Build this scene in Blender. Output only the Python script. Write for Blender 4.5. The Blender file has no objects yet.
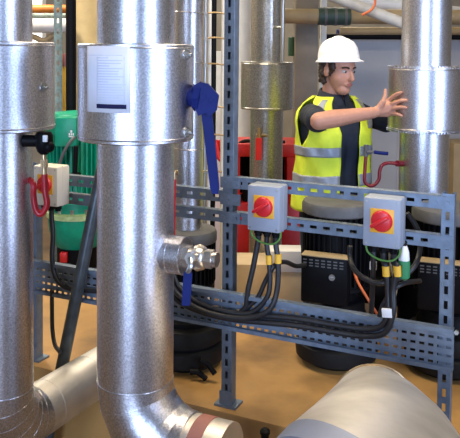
import bpy, bmesh, math, random
from mathutils import Vector, Matrix, noise
random.seed(7)
PI = math.pi
C = bpy.context.scene.collection

# ---------------------------------------------------------------- camera model
F = 720.0; TH = math.radians(2.5); ROLL = math.radians(.5); H = 1.45
CY = 52+F*math.tan(TH)      # the photo is cropped: its optical axis lies above the frame's middle
PT = .07     # top of the plinth
_c, _s = math.cos(TH), math.sin(TH)
def roll(a, b):
    return a*math.cos(ROLL)-b*math.sin(ROLL), b*math.cos(ROLL)+a*math.sin(ROLL)
def P(x, y, Y):
    """world point at forward distance Y seen at photo position x, y"""
    rx, ry = roll((x-230)/F, -(y-CY)/F)
    dy, dz = _c+ry*_s, -_s+ry*_c
    k = Y/dy
    return Vector((rx*k, Y, H+dz*k))
A0 = P(228, 200, 2.75); B0 = P(450, 200, 2.4)
RU = Vector((B0.x-A0.x, B0.y-A0.y, 0)).normalized()      # along the rack
RN = Vector((RU.y, -RU.x, 0))                            # towards the camera
RYAW = math.atan2(RU.y, RU.x)
def rack(s, z, off=0.0):
    return Vector((A0.x, A0.y, 0)) + RU*s + RN*off + Vector((0, 0, z))
def PR(x, y, off=0.0):
    """point seen at x, y in the plane of the rack moved towards the viewer by off"""
    rx, ry = roll((x-230)/F, -(y-CY)/F)
    d = Vector((rx, _c+ry*_s, -_s+ry*_c))
    o = Vector((0, 0, H)); q = rack(0, 0, off)
    k = (q-o).dot(RN)/d.dot(RN)
    return o+d*k
def RM(s, z, off=0.0):
    return Matrix.Translation(rack(s, z, off)) @ Matrix.Rotation(RYAW, 4, 'Z')

# ---------------------------------------------------------------- materials
MATS = {}
def mat(name, col, rough=.5, metal=0., var=.06, scale=12., bump=0., bscale=60., spec=.5, emis=None, stretch=None, patches=None):
    m = bpy.data.materials.new(name); m.use_nodes = True
    nt = m.node_tree; N = nt.nodes; L = nt.links
    b = N['Principled BSDF']
    b.inputs['Roughness'].default_value = rough
    b.inputs['Metallic'].default_value = metal
    b.inputs['Specular IOR Level'].default_value = spec
    tc = N.new('ShaderNodeTexCoord'); mp = N.new('ShaderNodeMapping')
    L.new(tc.outputs['Object'], mp.inputs['Vector'])
    if stretch: mp.inputs['Scale'].default_value = stretch
    nz = N.new('ShaderNodeTexNoise'); nz.inputs['Scale'].default_value = scale; nz.inputs['Detail'].default_value = 5
    L.new(mp.outputs['Vector'], nz.inputs['Vector'])
    rp = N.new('ShaderNodeValToRGB')
    rp.color_ramp.elements[0].position = .3; rp.color_ramp.elements[1].position = .7
    rp.color_ramp.elements[0].color = (*[max(0, c*(1-var)) for c in col], 1)
    rp.color_ramp.elements[1].color = (*[min(1, c*(1+var)) for c in col], 1)
    L.new(nz.outputs['Fac'], rp.inputs['Fac'])
    out = rp.outputs['Color']
    if patches:
        n2 = N.new('ShaderNodeTexNoise'); n2.inputs['Scale'].default_value = patches[1]; n2.inputs['Detail'].default_value = 6
        L.new(mp.outputs['Vector'], n2.inputs['Vector'])
        r2 = N.new('ShaderNodeValToRGB'); r2.color_ramp.elements[0].position = patches[2]; r2.color_ramp.elements[1].position = patches[2]+.22
        L.new(n2.outputs['Fac'], r2.inputs['Fac'])
        mx = N.new('ShaderNodeMix'); mx.data_type = 'RGBA'
        L.new(r2.outputs['Color'], mx.inputs['Factor']); L.new(out, mx.inputs['A']); mx.inputs['B'].default_value = (*patches[0], 1)
        out = mx.outputs['Result']
    L.new(out, b.inputs['Base Color'])
    if bump:
        vz = N.new('ShaderNodeTexNoise'); vz.inputs['Scale'].default_value = bscale; vz.inputs['Detail'].default_value = 3
        L.new(mp.outputs['Vector'], vz.inputs['Vector'])
        bp = N.new('ShaderNodeBump'); bp.inputs['Strength'].default_value = bump; bp.inputs['Distance'].default_value = .004
        L.new(vz.outputs['Fac'], bp.inputs['Height']); L.new(bp.outputs['Normal'], b.inputs['Normal'])
    if emis:
        b.inputs['Emission Color'].default_value = (*emis[0], 1); b.inputs['Emission Strength'].default_value = emis[1]
    MATS[name] = m
    return m
foil = mat('stucco_aluminium', (.66, .65, .68), .32, 1., .30, 190, .20, 300)
foil_f = mat('smooth_aluminium', (.78, .73, .66), .48, 1., .18, 6, .14, 14)
foil_b = mat('dull_aluminium', (.50, .49, .46), .34, 1., .35, 130, .2, 260)
seam = mat('pale_seam', (.88, .86, .80), .45, .6)
galv = mat('galvanised_steel', (.18, .23, .30), .46, .55, .16, 30, .1, 40)
galv_l = mat('galvanised_tray', (.21, .26, .33), .45, .55, .2, 18, .1, 40)
galv_d = mat('old_strut', (.25, .31, .27), .55, .4, .25, 30)
bolt_m = mat('bolt_steel', (.5, .5, .48), .35, .9)
blackp = mat('black_paint', (.005, .005, .006), .5, 0, .2, 10, spec=.12)
blackm = mat('black_rubber', (.008, .008, .008), .6, 0, .2, 20, spec=.2)
cablem = mat('black_cable_sheath', (.018, .018, .02), .42, 0, .2, 30)
capm = mat('grey_motor_cap', (.105, .105, .105), .55, 0, .2, 14, .2, 60)
boxgrey = mat('isolator_grey', (.31, .345, .41), .5, 0, .05, 12)
boxcream = mat('isolator_cream', (.72, .66, .54), .5, 0, .05, 12)
yellow = mat('isolator_yellow', (.85, .42, .03), .45, 0, .05)
redk = mat('switch_red', (.62, .015, .02), .35, 0, .08)
redp = mat('red_paint', (.62, .02, .018), .42, 0, .12)
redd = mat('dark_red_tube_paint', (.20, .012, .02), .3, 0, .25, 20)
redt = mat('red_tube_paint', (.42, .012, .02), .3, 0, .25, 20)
bluep = mat('blue_lever', (.006, .014, .11), .55, 0, .15, spec=.2)
brass = mat('brass', (.62, .45, .25), .33, .9, .15)
chrome = mat('valve_nickel', (.72, .66, .58), .28, .95, .2, 40)
green = mat('green_paint', (.0, .30, .17), .4, 0, .18, 14)
greenl = mat('lit_green_rim', (.42, .55, .25), .5, 0, .25, 30)  # the flange rim catching light, put into a paler green
paper = mat('white_paper', (.82, .83, .90), .6, 0, .02)
ink = mat('dark_print', (.02, .02, .07), .8, spec=.1)
inkl = mat('faint_print', (.68, .70, .80), .6)
rust = mat('brown_red_tape', (.33, .13, .10), .6, 0, .12)
floorm = mat('floor_brown', (.16, .10, .05), .6, 0, .25, 5, .2, 40, patches=((.08, .05, .03), 2.2, .56))
plinthm = mat('plinth_ochre', (.42, .23, .07), .55, 0, .16, 4, .2, 30, patches=((.13, .07, .028), 2.4, .50))  # dark patches paint the shaded pools between lit ochre areas
concrete = mat('concrete_brown', (.23, .20, .16), .8, 0, .16, 6, .3, 30)
blockm = mat('pale_block', (.62, .48, .30), .7, 0, .14, 7)
wallm = mat('wall_taupe', (.30, .27, .22), .8, 0, .12, 4)
panelm = mat('panel_grey', (.40, .40, .41), .6, 0, .04, 5)
white = mat('white_plastic', (.85, .85, .85), .35, 0, .01)
whitep = mat('white_lagging', (.75, .74, .70), .6, 0, .07)
tanp = mat('tan_lagging', (.34, .25, .13), .6, 0, .15, 6)
orange = mat('orange_pipe', (.80, .25, .03), .45, 0, .1)
orangec = mat('orange_cord', (.75, .16, .04), .5, 0, .1)
yellowp = mat('yellow_post', (.85, .48, .04), .5, 0, .08)
ygreen = mat('yellow_green_hose', (.52, .50, .10), .5, 0, .1)
skin = mat('skin', (.52, .25, .16), .5, 0, .08, 30)
lipm = mat('lips', (.38, .13, .10), .5)
hairm = mat('brown_hair', (.035, .018, .010), .6, 0, .4, 60, .6, 90)
navy = mat('navy_cloth', (.008, .014, .028), .8, 0, .2, 30)
hivis = mat('hi_vis_yellow', (.74, .86, .045), .7, 0, .08, 20, .35, 18)
refl = mat('reflective_grey', (.32, .34, .37), .4, .2, .08, 30)
eyew = mat('eye_white', (.5, .46, .42), .3)
eyed = mat('eye_dark', (.02, .012, .01), .25)
winm = mat('bright_pane', (.9, .9, .88), .3, emis=((1, .98, .93), 1.3))

# ---------------------------------------------------------------- mesh builder
ORIG = {}
def tag(o, label=None, cat=None, group=None, kind=None):
    if label: o['label'] = label
    if cat: o['category'] = cat
    if group: o['group'] = group
    if kind: o['kind'] = kind
    return o
def thing(name, label, cat, loc=(0, 0, 0), rotz=0, group=None):
    o = bpy.data.objects.new(name, None); C.objects.link(o)
    o.empty_display_size = .1
    o.location = loc; o.rotation_euler = (0, 0, rotz)
    ORIG[o.name] = (Vector(loc), rotz)
    return tag(o, label, cat, group)
def frame(d, ref=None):
    d = d.normalized()
    if ref is None: ref = Vector((0, 0, 1)) if abs(d.z) < .95 else Vector((1, 0, 0))
    a = d.cross(ref).normalized(); b = a.cross(d).normalized()
    return a, b
def spline(pts, n=8):
    pts = [Vector(p) for p in pts]
    if len(pts) < 3: return pts
    q = [pts[0]*2-pts[1]]+pts+[pts[-1]*2-pts[-2]]
    out = []
    for i in range(1, len(q)-2):
        for k in range(n):
            t = k/n; p0, p1, p2, p3 = q[i-1], q[i], q[i+1], q[i+2]
            out.append(.5*((2*p1)+(p2-p0)*t+(2*p0-5*p1+4*p2-p3)*t*t+(3*p1-p0-3*p2+p3)*t**3))
    return out+[pts[-1]]
class MB:
    def __init__(s): s.v = []; s.f = []
    def add(s, vs, fs, M=None):
        k = len(s.v)
        s.v += [(M @ Vector(v)) if M else Vector(v) for v in vs]
        s.f += [tuple(i+k for i in f) for f in fs]
        return s
    def box(s, c, d, M=None, bev=0.):
        c = Vector(c); hx, hy, hz = d[0]/2, d[1]/2, d[2]/2
        if bev:
            b = bmesh.new(); bmesh.ops.create_cube(b, size=1)
            for v in b.verts: v.co = Vector((v.co.x*d[0], v.co.y*d[1], v.co.z*d[2]))+c
            bmesh.ops.bevel(b, geom=b.edges[:], offset=bev, segments=2, affect='EDGES', profile=.5)
            b.verts.index_update()
            s.add([v.co.copy() for v in b.verts], [[v.index for v in f.verts] for f in b.faces], M); b.free(); return s
        vs = [c+Vector((i*hx, j*hy, k*hz)) for i in (-1, 1) for j in (-1, 1) for k in (-1, 1)]
        return s.add(vs, [(0, 1, 3, 2), (4, 6, 7, 5), (0, 4, 5, 1), (2, 3, 7, 6), (0, 2, 6, 4), (1, 5, 7, 3)], M)
    def loft(s, rings, cap=True, M=None, closed=False):
        n = len(rings[0]); vs = [p for r in rings for p in r]; fs = []
        m = len(rings)
        for i in range(m if closed else m-1):
            i2 = (i+1) % m
            for j in range(n):
                fs.append((i*n+j, i*n+(j+1) % n, i2*n+(j+1) % n, i2*n+j))
        if cap and not closed: fs += [tuple(range(n))[::-1], tuple((m-1)*n+j for j in range(n))]
        return s.add(vs, fs, M)
    def circ(s, c, nrm, r, n=32, ref=None):
        a, b = frame(Vector(nrm), ref); c = Vector(c)
        return [c+a*math.cos(2*PI*i/n)*r+b*math.sin(2*PI*i/n)*r for i in range(n)]
    def tube(s, pts, r, n=10, sm=0, M=None, cap=True):
        pts = spline(pts, sm) if sm else [Vector(p) for p in pts]
        rr = r if isinstance(r, (list, tuple)) else None
        rings = []; a = None
        for i, p in enumerate(pts):
            d = (pts[min(i+1, len(pts)-1)]-pts[max(i-1, 0)]).normalized()
            if a is None: a, b = frame(d)
            else:
                a = (a-d*a.dot(d)).normalized(); b = a.cross(d).normalized()
            q = rr[0]+(rr[1]-rr[0])*i/(len(pts)-1) if rr else r
            rings.append([p+a*math.cos(2*PI*k/n)*q+b*math.sin(2*PI*k/n)*q for k in range(n)])
        return s.loft(rings, cap, M)
    def cyl(s, p0, p1, r, r1=None, n=32, M=None):
        p0, p1 = Vector(p0), Vector(p1); d = p1-p0
        return s.loft([s.circ(p0, d, r, n), s.circ(p1, d, r if r1 is None else r1, n)], True, M)
    def lathe(s, prof, c=(0, 0, 0), n=40, M=None, axis=(0, 0, 1)):
        c = Vector(c); ax = Vector(axis).normalized()
        return s.loft([s.circ(c+ax*z, ax, max(r, .0005), n, Vector((0, 1, 0)) if abs(ax.y) < .9 else Vector((1, 0, 0))) for r, z in prof], True, M)
    def ball(s, c, r, M=None, n=16):
        r = r if isinstance(r, (tuple, list)) else (r, r, r); c = Vector(c)
        rings = []
        for i in range(1, n//2):
            t = PI*i/(n//2)
            rings.append([c+Vector((r[0]*math.sin(t)*math.cos(2*PI*k/n), r[1]*math.sin(t)*math.sin(2*PI*k/n), -r[2]*math.cos(t))) for k in range(n)])
        return s.loft(rings, True, M)
    def caps(s, p0, p1, r0, r1, n=14):
        p0, p1 = Vector(p0), Vector(p1); d = (p1-p0).normalized(); a, b = frame(d)
        R = []
        def ring(c, r): R.append([c+a*math.cos(2*PI*k/n)*r+b*math.sin(2*PI*k/n)*r for k in range(n)])
        for i in range(1, 5):
            t = PI/2*i/4; ring(p0-d*r0*math.cos(t), r0*math.sin(t))
        for i in range(4, 0, -1):
            t = PI/2*i/4; ring(p1+d*r1*math.cos(t), r1*math.sin(t))
        return s.loft(R)
    def slots(s, x0, x1, z0, z1, nx, rows, sw, sh, M=None, y=0.):
        """flat plate in XZ with rows of rectangular slots; rows = list of centre heights"""
        px = (x1-x0)/nx
        zs = [z0]+[(rows[i]+rows[i+1])/2 for i in range(len(rows)-1)]+[z1]
        for r, zc in enumerate(rows):
            za, zb = zs[r], zs[r+1]
            for i in range(nx):
                xa, xb = x0+i*px, x0+(i+1)*px; xc = (xa+xb)/2
                o = [(xa, y, za), (xb, y, za), (xb, y, zb), (xa, y, zb)]
                q = [(xc-sw/2, y, zc-sh/2), (xc+sw/2, y, zc-sh/2), (xc+sw/2, y, zc+sh/2), (xc-sw/2, y, zc+sh/2)]
                s.add(o+q, [(0, 1, 5, 4), (1, 2, 6, 5), (2, 3, 7, 6), (3, 0, 4, 7)], M)
        return s
    def mesh(s, name):
        me = bpy.data.meshes.new(name); me.from_pydata([tuple(v) for v in s.v], [], s.f); me.validate()
        return me
    def build(s, name, m, parent=None, ang=38, solid=0, smooth=True, world=True, recalc=True):
        if parent is not None and world:
            r = parent
            while r.parent: r = r.parent
            o, rz = ORIG[r.name]
            inv = (Matrix.Translation(o) @ Matrix.Rotation(rz, 4, 'Z')).inverted()
            s.v = [inv @ v for v in s.v]
        me = s.mesh(name)
        b = bmesh.new(); b.from_mesh(me)
        bmesh.ops.remove_doubles(b, verts=b.verts, dist=1e-5)
        if recalc: bmesh.ops.recalc_face_normals(b, faces=b.faces)
        b.to_mesh(me); b.free()
        if smooth:
            me.polygons.foreach_set('use_smooth', [True]*len(me.polygons))
            me.set_sharp_from_angle(angle=math.radians(ang))
        me.materials.append(m)
        ob = bpy.data.objects.new(name, me); C.objects.link(ob)
        if parent is not None: ob.parent = parent
        if solid:
            md = ob.modifiers.new('thickness', 'SOLIDIFY'); md.thickness = solid; md.offset = 0
        return ob
def struct(name, mb, m, **k): return tag(mb.build(name, m, **k), kind='structure')
def remeshed(mb, name, m, parent, voxel, smooth=4, disp=None):
    ob = mb.build(name, m, parent, recalc=True)
    r = ob.modifiers.new('r', 'REMESH'); r.mode = 'VOXEL'; r.voxel_size = voxel
    sm = ob.modifiers.new('s', 'SMOOTH'); sm.iterations = smooth; sm.factor = .5
    dg = bpy.context.evaluated_depsgraph_get(); dg.update()
    me = bpy.data.meshes.new_from_object(ob.evaluated_get(dg))
    ob.modifiers.clear(); old = ob.data; ob.data = me; bpy.data.meshes.remove(old); me.name = name
    me.materials.clear(); me.materials.append(m)
    if disp:
        for v in me.vertices:
            v.co += v.normal*disp[0]*(noise.noise(v.co*disp[1]))
    me.polygons.foreach_set('use_smooth', [True]*len(me.polygons))
    return ob
def copy_tree(o, parent=None):
    c = o.copy(); C.objects.link(c)
    if parent is not None: c.parent = parent
    for ch in list(o.children): copy_tree(ch, c)
    return c
Z = Vector((0, 0, 1))
FL = -.25     # main floor; the rack and black pumps stand on a raised plinth

# ---------------------------------------------------------------- the setting
struct('floor', MB().box((0, 4, FL-.05), (14, 14, .1)), floorm)
mb = MB()
pl = [rack(-2.2, 0, .05), rack(1.3, 0, .05), rack(1.3, 0, -.95), rack(-2.2, 0, -.95)]
mb.loft([[p+Z*FL for p in pl], [p+Z*(PT-.012) for p in pl], [(p-(pl[0]+pl[2])/2)*.994+(pl[0]+pl[2])/2+Z*PT for p in pl]])
struct('plinth', mb, plinthm)
wb = MB()
WY = 9.0
wx0, wx1, wz0, wz1 = -3.1, -2.3, 1.0, 2.6
for (a, b_, c_, d_) in ((-7, wx0, FL, 3.2), (wx1, 7, FL, 3.2), (wx0, wx1, FL, wz0), (wx0, wx1, wz1, 3.2)):
    wb.box(((a+b_)/2, WY+.1, (c_+d_)/2), (b_-a, .2, d_-c_))
struct('wall_back', wb, wallm)
struct('wall_left', MB().box((-3.7, 2.9, 1.5), (.2, 12.4, 3.5)), wallm)
struct('wall_right', MB().box((4.4, 2.9, 1.5), (.2, 12.4, 3.5)), wallm)
struct('ceiling', MB().box((0, 4, 3.25), (14, 14, .1)), concrete)
struct('window_1', MB().box(((wx0+wx1)/2, WY+.12, (wz0+wz1)/2), (wx1-wx0, .02, wz1-wz0)), winm)
fm = MB()
for x in (wx0+.025, (wx0+wx1)/2, wx1-.025): fm.box((x, WY+.03, (wz0+wz1)/2), (.05, .06, wz1-wz0))
for z in (wz0+.025, wz1-.025): fm.box(((wx0+wx1)/2, WY+.03, z), (wx1-wx0, .06, .05))
struct('trim_1', fm, whitep)
# grey sheet partition behind the worker, with a crimped top edge
pz = P(400, 39, 5.6).z; px0 = P(319, 100, 5.6).x
pm = MB(); pm.box(((px0+2.6)/2, 5.62, (FL+pz)/2), (2.6-px0, .05, pz-FL))
n = 90
for i in range(n):
    pm.box((px0+(i+.5)*(2.6-px0)/n, 5.62, pz+.006), ((2.6-px0)/n*.55, .056, .016))
for i in range(1, 4): pm.box((px0+i*.62, 5.592, (FL+pz)/2), (.012, .008, pz-FL))
struct('partition_wall', pm, panelm)
a, b_ = P(295, 60, 5.2).x, P(318, 60, 5.2).x
struct('pillar', MB().box(((a+b_)/2, 5.3, 1.4), (b_-a, .2, 3.3), bev=.008), concrete)
a, b_ = P(75, 20, 6.2).x, P(104, 20, 6.2).x
struct('pillar', MB().box(((a+b_)/2, 6.35, 1.4), (b_-a, .3, 3.3), bev=.008), mat('concrete_tan', (.52, .40, .20), .8, 0, .18, 7))

# ---------------------------------------------------------------- clad pipes
PRAD, CRAD, LRAD = .118, .176, .102
def seam_ring(mb, c, nrm, r, t=.0016):
    R = []
    a, b = frame(Vector(nrm)); n = 40
    path = [Vector(c)+a*math.cos(2*PI*i/n)*r+b*math.sin(2*PI*i/n)*r for i in range(n+1)]
    return mb.tube(path, t, 6)
def bolt(parent, c, nrm, r=.011):
    c = Vector(c); nrm = Vector(nrm).normalized()
    m = MB(); m.cyl(c-nrm*.006, c+nrm*.004, r*1.5, n=16); m.cyl(c, c+nrm*.012, r, n=6); m.cyl(c, c+nrm*.02, r*.5, n=10)
    return m.build('bolt', bolt_m, parent)
def jacket(root, cx, cy, z0, z1, r, pr, m, teeth=False):
    mb = MB()
    mb.lathe([(pr*.9, z0), (r-.004, z0), (r, z0+.003), (r, z1-.003), (r-.004, z1), (pr*.9, z1)], (cx, cy, 0), 64)
    for z in (z0+.012, z1-.012): seam_ring(mb, (cx, cy, z), Z, r, .0025)
    if teeth:
        for k in range(72):
            a = 2*PI*k/72
            for z in (z0, z1):
                mb.box((r*.995, 0, z), (.014, .008, .009), Matrix.Translation((cx, cy, 0)) @ Matrix.Rotation(a, 4, 'Z'))
    return mb.build('valve_jacket', m, root)
def surf(cx, cy, r, px, y, Y0):
    """angle on a vertical cylinder that is seen at photo column px"""
    best = None
    for i in range(-85, 86):
        t = math.radians(i)
        p = Vector((cx+r*math.sin(t), cy-r*math.cos(t), 1.1))
        q = 230+F*p.x/(p.y*_c+(H-p.z)*_s)
        if best is None or abs(q-px) < best[0]: best = (abs(q-px), t)
    return best[1]

# --- big pipe in front, centre left
BP = P(136, 130, 2.2); bx, by = BP.x, BP.y
root = thing('insulated_pipe', 'large silver clad vertical pipe with white paper notice and blue lever', 'pipe', (bx, by, FL))
ze = P(135, 392, by).z+.045
zc0, zc1 = P(135, 146, by-CRAD).z, P(135, 43.5, by-CRAD).z
up = MB(); up.cyl((bx, by, ze), (bx, by, 3.2), PRAD, n=64); seam_ring(up, (bx, by, ze+.002), Z, PRAD, .002)
sx = surf(bx, by, PRAD, 158, 100, by)
up.box((0, -PRAD, (ze+3.2)/2), (.006, .002, 3.2-ze), Matrix.Translation((bx, by, 0)) @ Matrix.Rotation(1.9, 4, 'Z'))
up.build('riser', foil, root)
jk = jacket(root, bx, by, zc0, zc1, CRAD, PRAD, foil)
for (px, y) in ((186, 55), (187, 133)):
    t = surf(bx, by, CRAD, px, y, by); nv = Vector((math.sin(t), -math.cos(t), 0))
    p = Vector((bx, by, P(px, y, by-CRAD*.5).z))+nv*CRAD
    bolt(jk, p, nv)
# paper notice wrapped on the jacket
t0, t1 = surf(bx, by, CRAD, 89, 80, by), surf(bx, by, CRAD, 131, 80, by)
def wrap(t0, t1, z0, z1, rr, n=16):
    m = MB(); rg = []
    for z in (z0, z1): pass
    vs = []; fs = []
    for i in range(n+1):
        t = t0+(t1-t0)*i/n
        for z in (z0, z1): vs.append((bx+rr*math.sin(t), by-rr*math.cos(t), z))
    for i in range(n): fs.append((2*i, 2*i+2, 2*i+3, 2*i+1))
    return m.add(vs, fs)
za, zb = P(110, 113, by-CRAD).z, P(110, 46, by-CRAD).z
pap = wrap(t0, t1, za, zb, CRAD+.003).build('paper_notice', paper, root, solid=.0008, recalc=False)
tag(pap, 'white printed paper notice')
dt = t1-t0
wrap(t0+dt*.30, t0+dt*.93, za+.012, za+.024, CRAD+.0062, 40).build('printed_bar', ink, pap, solid=.0008, recalc=False)
tx = MB()
rr = random.Random(3)
for k in range(20):
    z = zb-.035-k*.0075
    w = .60 if k not in (0, 3, 9) else .3
    q = wrap(t0+dt*.32, t0+dt*(.32+w*rr.uniform(.75, 1)), z, z+.0028, CRAD+.0058, 8); tx.add(q.v, q.f)
for w in ((.02, .85, zb-.027, zb-.0255), (.30, .31, za+.03, zb-.03), (.88, .89, za+.03, zb-.03)):
    q = wrap(t0+dt*w[0], t0+dt*w[1], w[2], w[3], CRAD+.0058, 8); tx.add(q.v, q.f)
tx.build('printed_text', inkl, pap, recalc=False)
# elbow: turns right and towards the viewer, then drops to the floor
def elbow_rings(mb, c0, d0, d1, R, r, n=5, N=64, r1=None):
    """rings of a segmented bend from direction d0 to d1 starting at c0"""
    d0 = Vector(d0).normalized(); d1 = Vector(d1).normalized()
    ctr = Vector(c0)+d1*R; rings = []; cs = []
    for i in range(n+1):
        t = PI/2*i/n
        c = ctr-d1*R*math.cos(t)+d0*R*math.sin(t)
        d = d0*math.cos(t)+d1*math.sin(t)
        q = r if r1 is None else r+(r1-r)*i/n
        side = d0.cross(d1).normalized(); b = d.cross(side)
        rings.append([c+side*math.cos(2*PI*k/N)*q+b*math.sin(2*PI*k/N)*q for k in range(N)]); cs.append((c, d, q))
    return rings, cs
ang = math.radians(24)
dl = Vector((math.cos(ang), -math.sin(ang), 0))
em = MB(); rg, cs = elbow_rings(em, (bx, by, ze), (0, 0, -1), dl, .195, PRAD, 5)
em.loft(rg)
for c, d, q in cs[1:]: seam_ring(em, c, d, q-.0004, .0011)
em.build('elbow', foil, root, ang=12)
e1 = cs[-1][0]
lend = e1+dl*.105
lg = MB(); lg.cyl(e1, lend, PRAD*.97, n=64)
rg, cs = elbow_rings(lg, lend, dl, (0, 0, -1), .02, PRAD*.97, 3)
lg.loft([[p for p in rg[0]], [p+dl*.02 for p in rg[0]]])
lg.cyl(lend+dl*.0-Z*.0, Vector((lend.x, lend.y, FL)), PRAD*.8, n=48)
lg.build('foot_run', foil_f, root)
pb = e1+dl*.022
bd = MB(); bd.cyl(pb, pb+dl*.045, PRAD*.985, n=64); tag(bd.build('tape_band', rust, root), 'brown-red tape band')
# blue lever of the boxed-in valve
t = surf(bx, by, CRAD, 187, 96, by)
hp = P(187, 97, by-.02)
lv = MB()
q1 = P(193, 96, by-.05)
lv.cyl(Vector((bx+.1, by-.02, hp.z)), P(196, 96, by-.055), .026, n=24)
lv.cyl(P(190, 95, by-.05), P(194, 96, by-.05), .034, n=24); lv.cyl(P(196, 97, by-.055), P(202, 98, by-.06), .042, n=8)
sh = lv.build('valve_stem', bluep, root)
lv = MB()
# gear head: pentagon plate with depth
pts = [(193, 86), (200, 82), (208, 84), (219, 96), (217, 110), (209, 117), (206, 113), (198, 116), (194, 106)]
y0 = by-.085
f_, b__ = [P(x, y, y0) for x, y in pts], [P(x, y, y0)+Vector((0, .045, 0)) for x, y in pts]
lv.loft([f_, b__])
hd = lv.build('lever_head', bluep, root, ang=25)
ar = MB()
o = [(201, 112), (212, 113), (219.5, 188), (218, 194), (212, 194), (210, 188)]
f_, b__ = [P(x, y, y0+.012) for x, y in o], [P(x, y, y0+.012)+Vector((0, .022, 0)) for x, y in o]
ar.loft([f_, b__]); ar.build('lever_arm', bluep, root, ang=25)
mb = MB(); mb.cyl(P(203, 97, y0-.004), P(203, 97, y0+.004), .009, n=12); mb.cyl(P(211, 100, y0-.004), P(211, 100, y0+.004), .006, n=12); mb.build('bolt', bluep, hd)
# branch stub and small ball valve
d = Vector((.93, -.37, 0)).normalized()
s0 = Vector((bx, by, P(165, 250, by).z)); axis = d
st = MB(); st.cyl(s0+d*.08, s0+d*.17, .056, n=40); seam_ring(st, s0+d*.125, d, .056); seam_ring(st, s0+d*.168, d, .056)
st.build('branch_stub', foil, root)
bv = MB()
kk = lambda t: .158+(t-.16)*.66
bv.cyl(s0+d*kk(.16), s0+d*kk(.205), .034, n=6); bv.cyl(s0+d*kk(.2), s0+d*kk(.22), .027, n=24)
bv.lathe([(.02, kk(.21)), (.034, kk(.222)), (.040, kk(.245)), (.034, kk(.27)), (.022, kk(.282))], s0, 28, axis=d)
bv.cyl(s0+d*kk(.28), s0+d*kk(.315), .029, n=6); bv.cyl(s0+d*kk(.31), s0+d*kk(.335), .022, n=24)
nn = Vector((-.3, -.95, .25)).normalized()
bc = s0+d*kk(.246)
bv.cyl(bc, bc+nn*.078, .013, n=16); bv.cyl(bc+nn*.07, bc+nn*.082, .017, n=6)
vb = bv.build('ball_valve', chrome, root)
h0 = bc+nn*.078; h1 = P(188, 272, h0.y-.01); h2 = P(186, 305, h0.y-.01)
a1 = MB(); a1.tube([h0, h0+(h1-h0)*.5+Vector((.004, -.012, 0)), h1], .008, 8, 5); a1.build('lever_shank', bolt_m, vb)
a2 = MB(); dd = (h2-h1).normalized()
xx = Vector((1, 0, 0)); yy = Vector((0, 1, 0))
rgs = []
for t in (0, .05, .95, 1):
    w = .0125 if .01 < t < .99 else .010
    c = h1+(h2-h1)*t
    rgs.append([c+xx*w*sx_+yy*.006*sy_ for sx_, sy_ in ((-1, -1), (1, -1), (1, 1), (-1, 1))])
a2.loft(rgs); a2.build('lever_grip', bluep, vb)

# --- left pipe, cut by the frame
LP = P(2, 130, 2.45); lx, ly = LP.x, LP.y
root = thing('insulated_pipe', 'silver clad vertical pipe at the far left edge bending back near the floor', 'pipe', (lx, ly, FL))
lze = P(10, 392, ly).z+.015
z0, z1 = P(20, 134, ly-CRAD*.9).z, P(20, 41.5, ly-CRAD*.9).z
up = MB(); up.cyl((lx, ly, lze), (lx, ly, 3.2), LRAD, n=64); seam_ring(up, (lx, ly, lze+.002), Z, LRAD, .002)
up.build('riser', foil, root)
jk = jacket(root, lx, ly, z0, z1, CRAD, LRAD, foil)
t = surf(lx, ly, CRAD, 44, 88, ly); nv = Vector((math.sin(t), -math.cos(t), 0))
bolt(jk, Vector((lx, ly, P(44, 88, ly-.1).z))+nv*CRAD, nv)
tgt = P(110, 369, 3.0)
dl = Vector((tgt.x-lx, tgt.y-ly, 0)).normalized()
em = MB(); rg, cs = elbow_rings(em, (lx, ly, lze), (0, 0, -1), dl, .158, LRAD, 6, 64, .096)
em.loft(rg)
for c, d, q in cs[1:]: seam_ring(em, c, d, q-.0004, .0011)
em.build('elbow', foil, root, ang=12)
e1 = cs[-1][0]
lg = MB(); e2 = e1+dl*.62; lg.cyl(e1, e2, .096, .090, 64)
for q in (.06, .30): seam_ring(lg, e1+dl*q, dl, .096-.009*q, .001)
lg.build('floor_run', foil_f, root)
sd = MB(); m_ = e1+dl*.5
sd.box((m_.x, m_.y, (m_.z-.095+FL)/2), (.12, .06, m_.z-.095-FL), Matrix.Identity(4)); sd.build('support_foot', galv, root)

# --- right pipe the worker leans on
RPp = P(425, 100, 3.51); rx_, ry_ = RPp.x, RPp.y
root = thing('insulated_pipe', 'silver clad vertical pipe on the right with the man\'s hand on its jacket', 'pipe', (rx_, ry_, FL))
z0, z1 = P(425, 133.5, ry_-CRAD).z, P(425, 67.5, ry_-CRAD).z
RZ0, RZ1 = z0, z1
up = MB(); up.cyl((rx_, ry_, .76), (rx_, ry_, 3.2), PRAD, n=64); up.build('riser', foil, root)
up = MB(); up.cyl((rx_, ry_, FL+.02), (rx_, ry_, .765), PRAD*.96, n=48); up.lathe([(PRAD*.9, .70), (PRAD*1.2, .70), (PRAD*1.2, .735), (PRAD*.9, .735)], (rx_, ry_, 0), 40); tag(up.build('lower_riser', blackp, root), 'lower riser, black in place of the shade around it')  # black colour stands in for the deep shade behind the boxes
jacket(root, rx_, ry_, z0, z1, CRAD, PRAD, foil, True)
mb = MB(); mb.lathe([(PRAD, FL), (.175, FL), (.175, FL+.025), (PRAD, FL+.025)], (rx_, ry_, 0), 40); mb.build('base_flange', galv, root)

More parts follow.
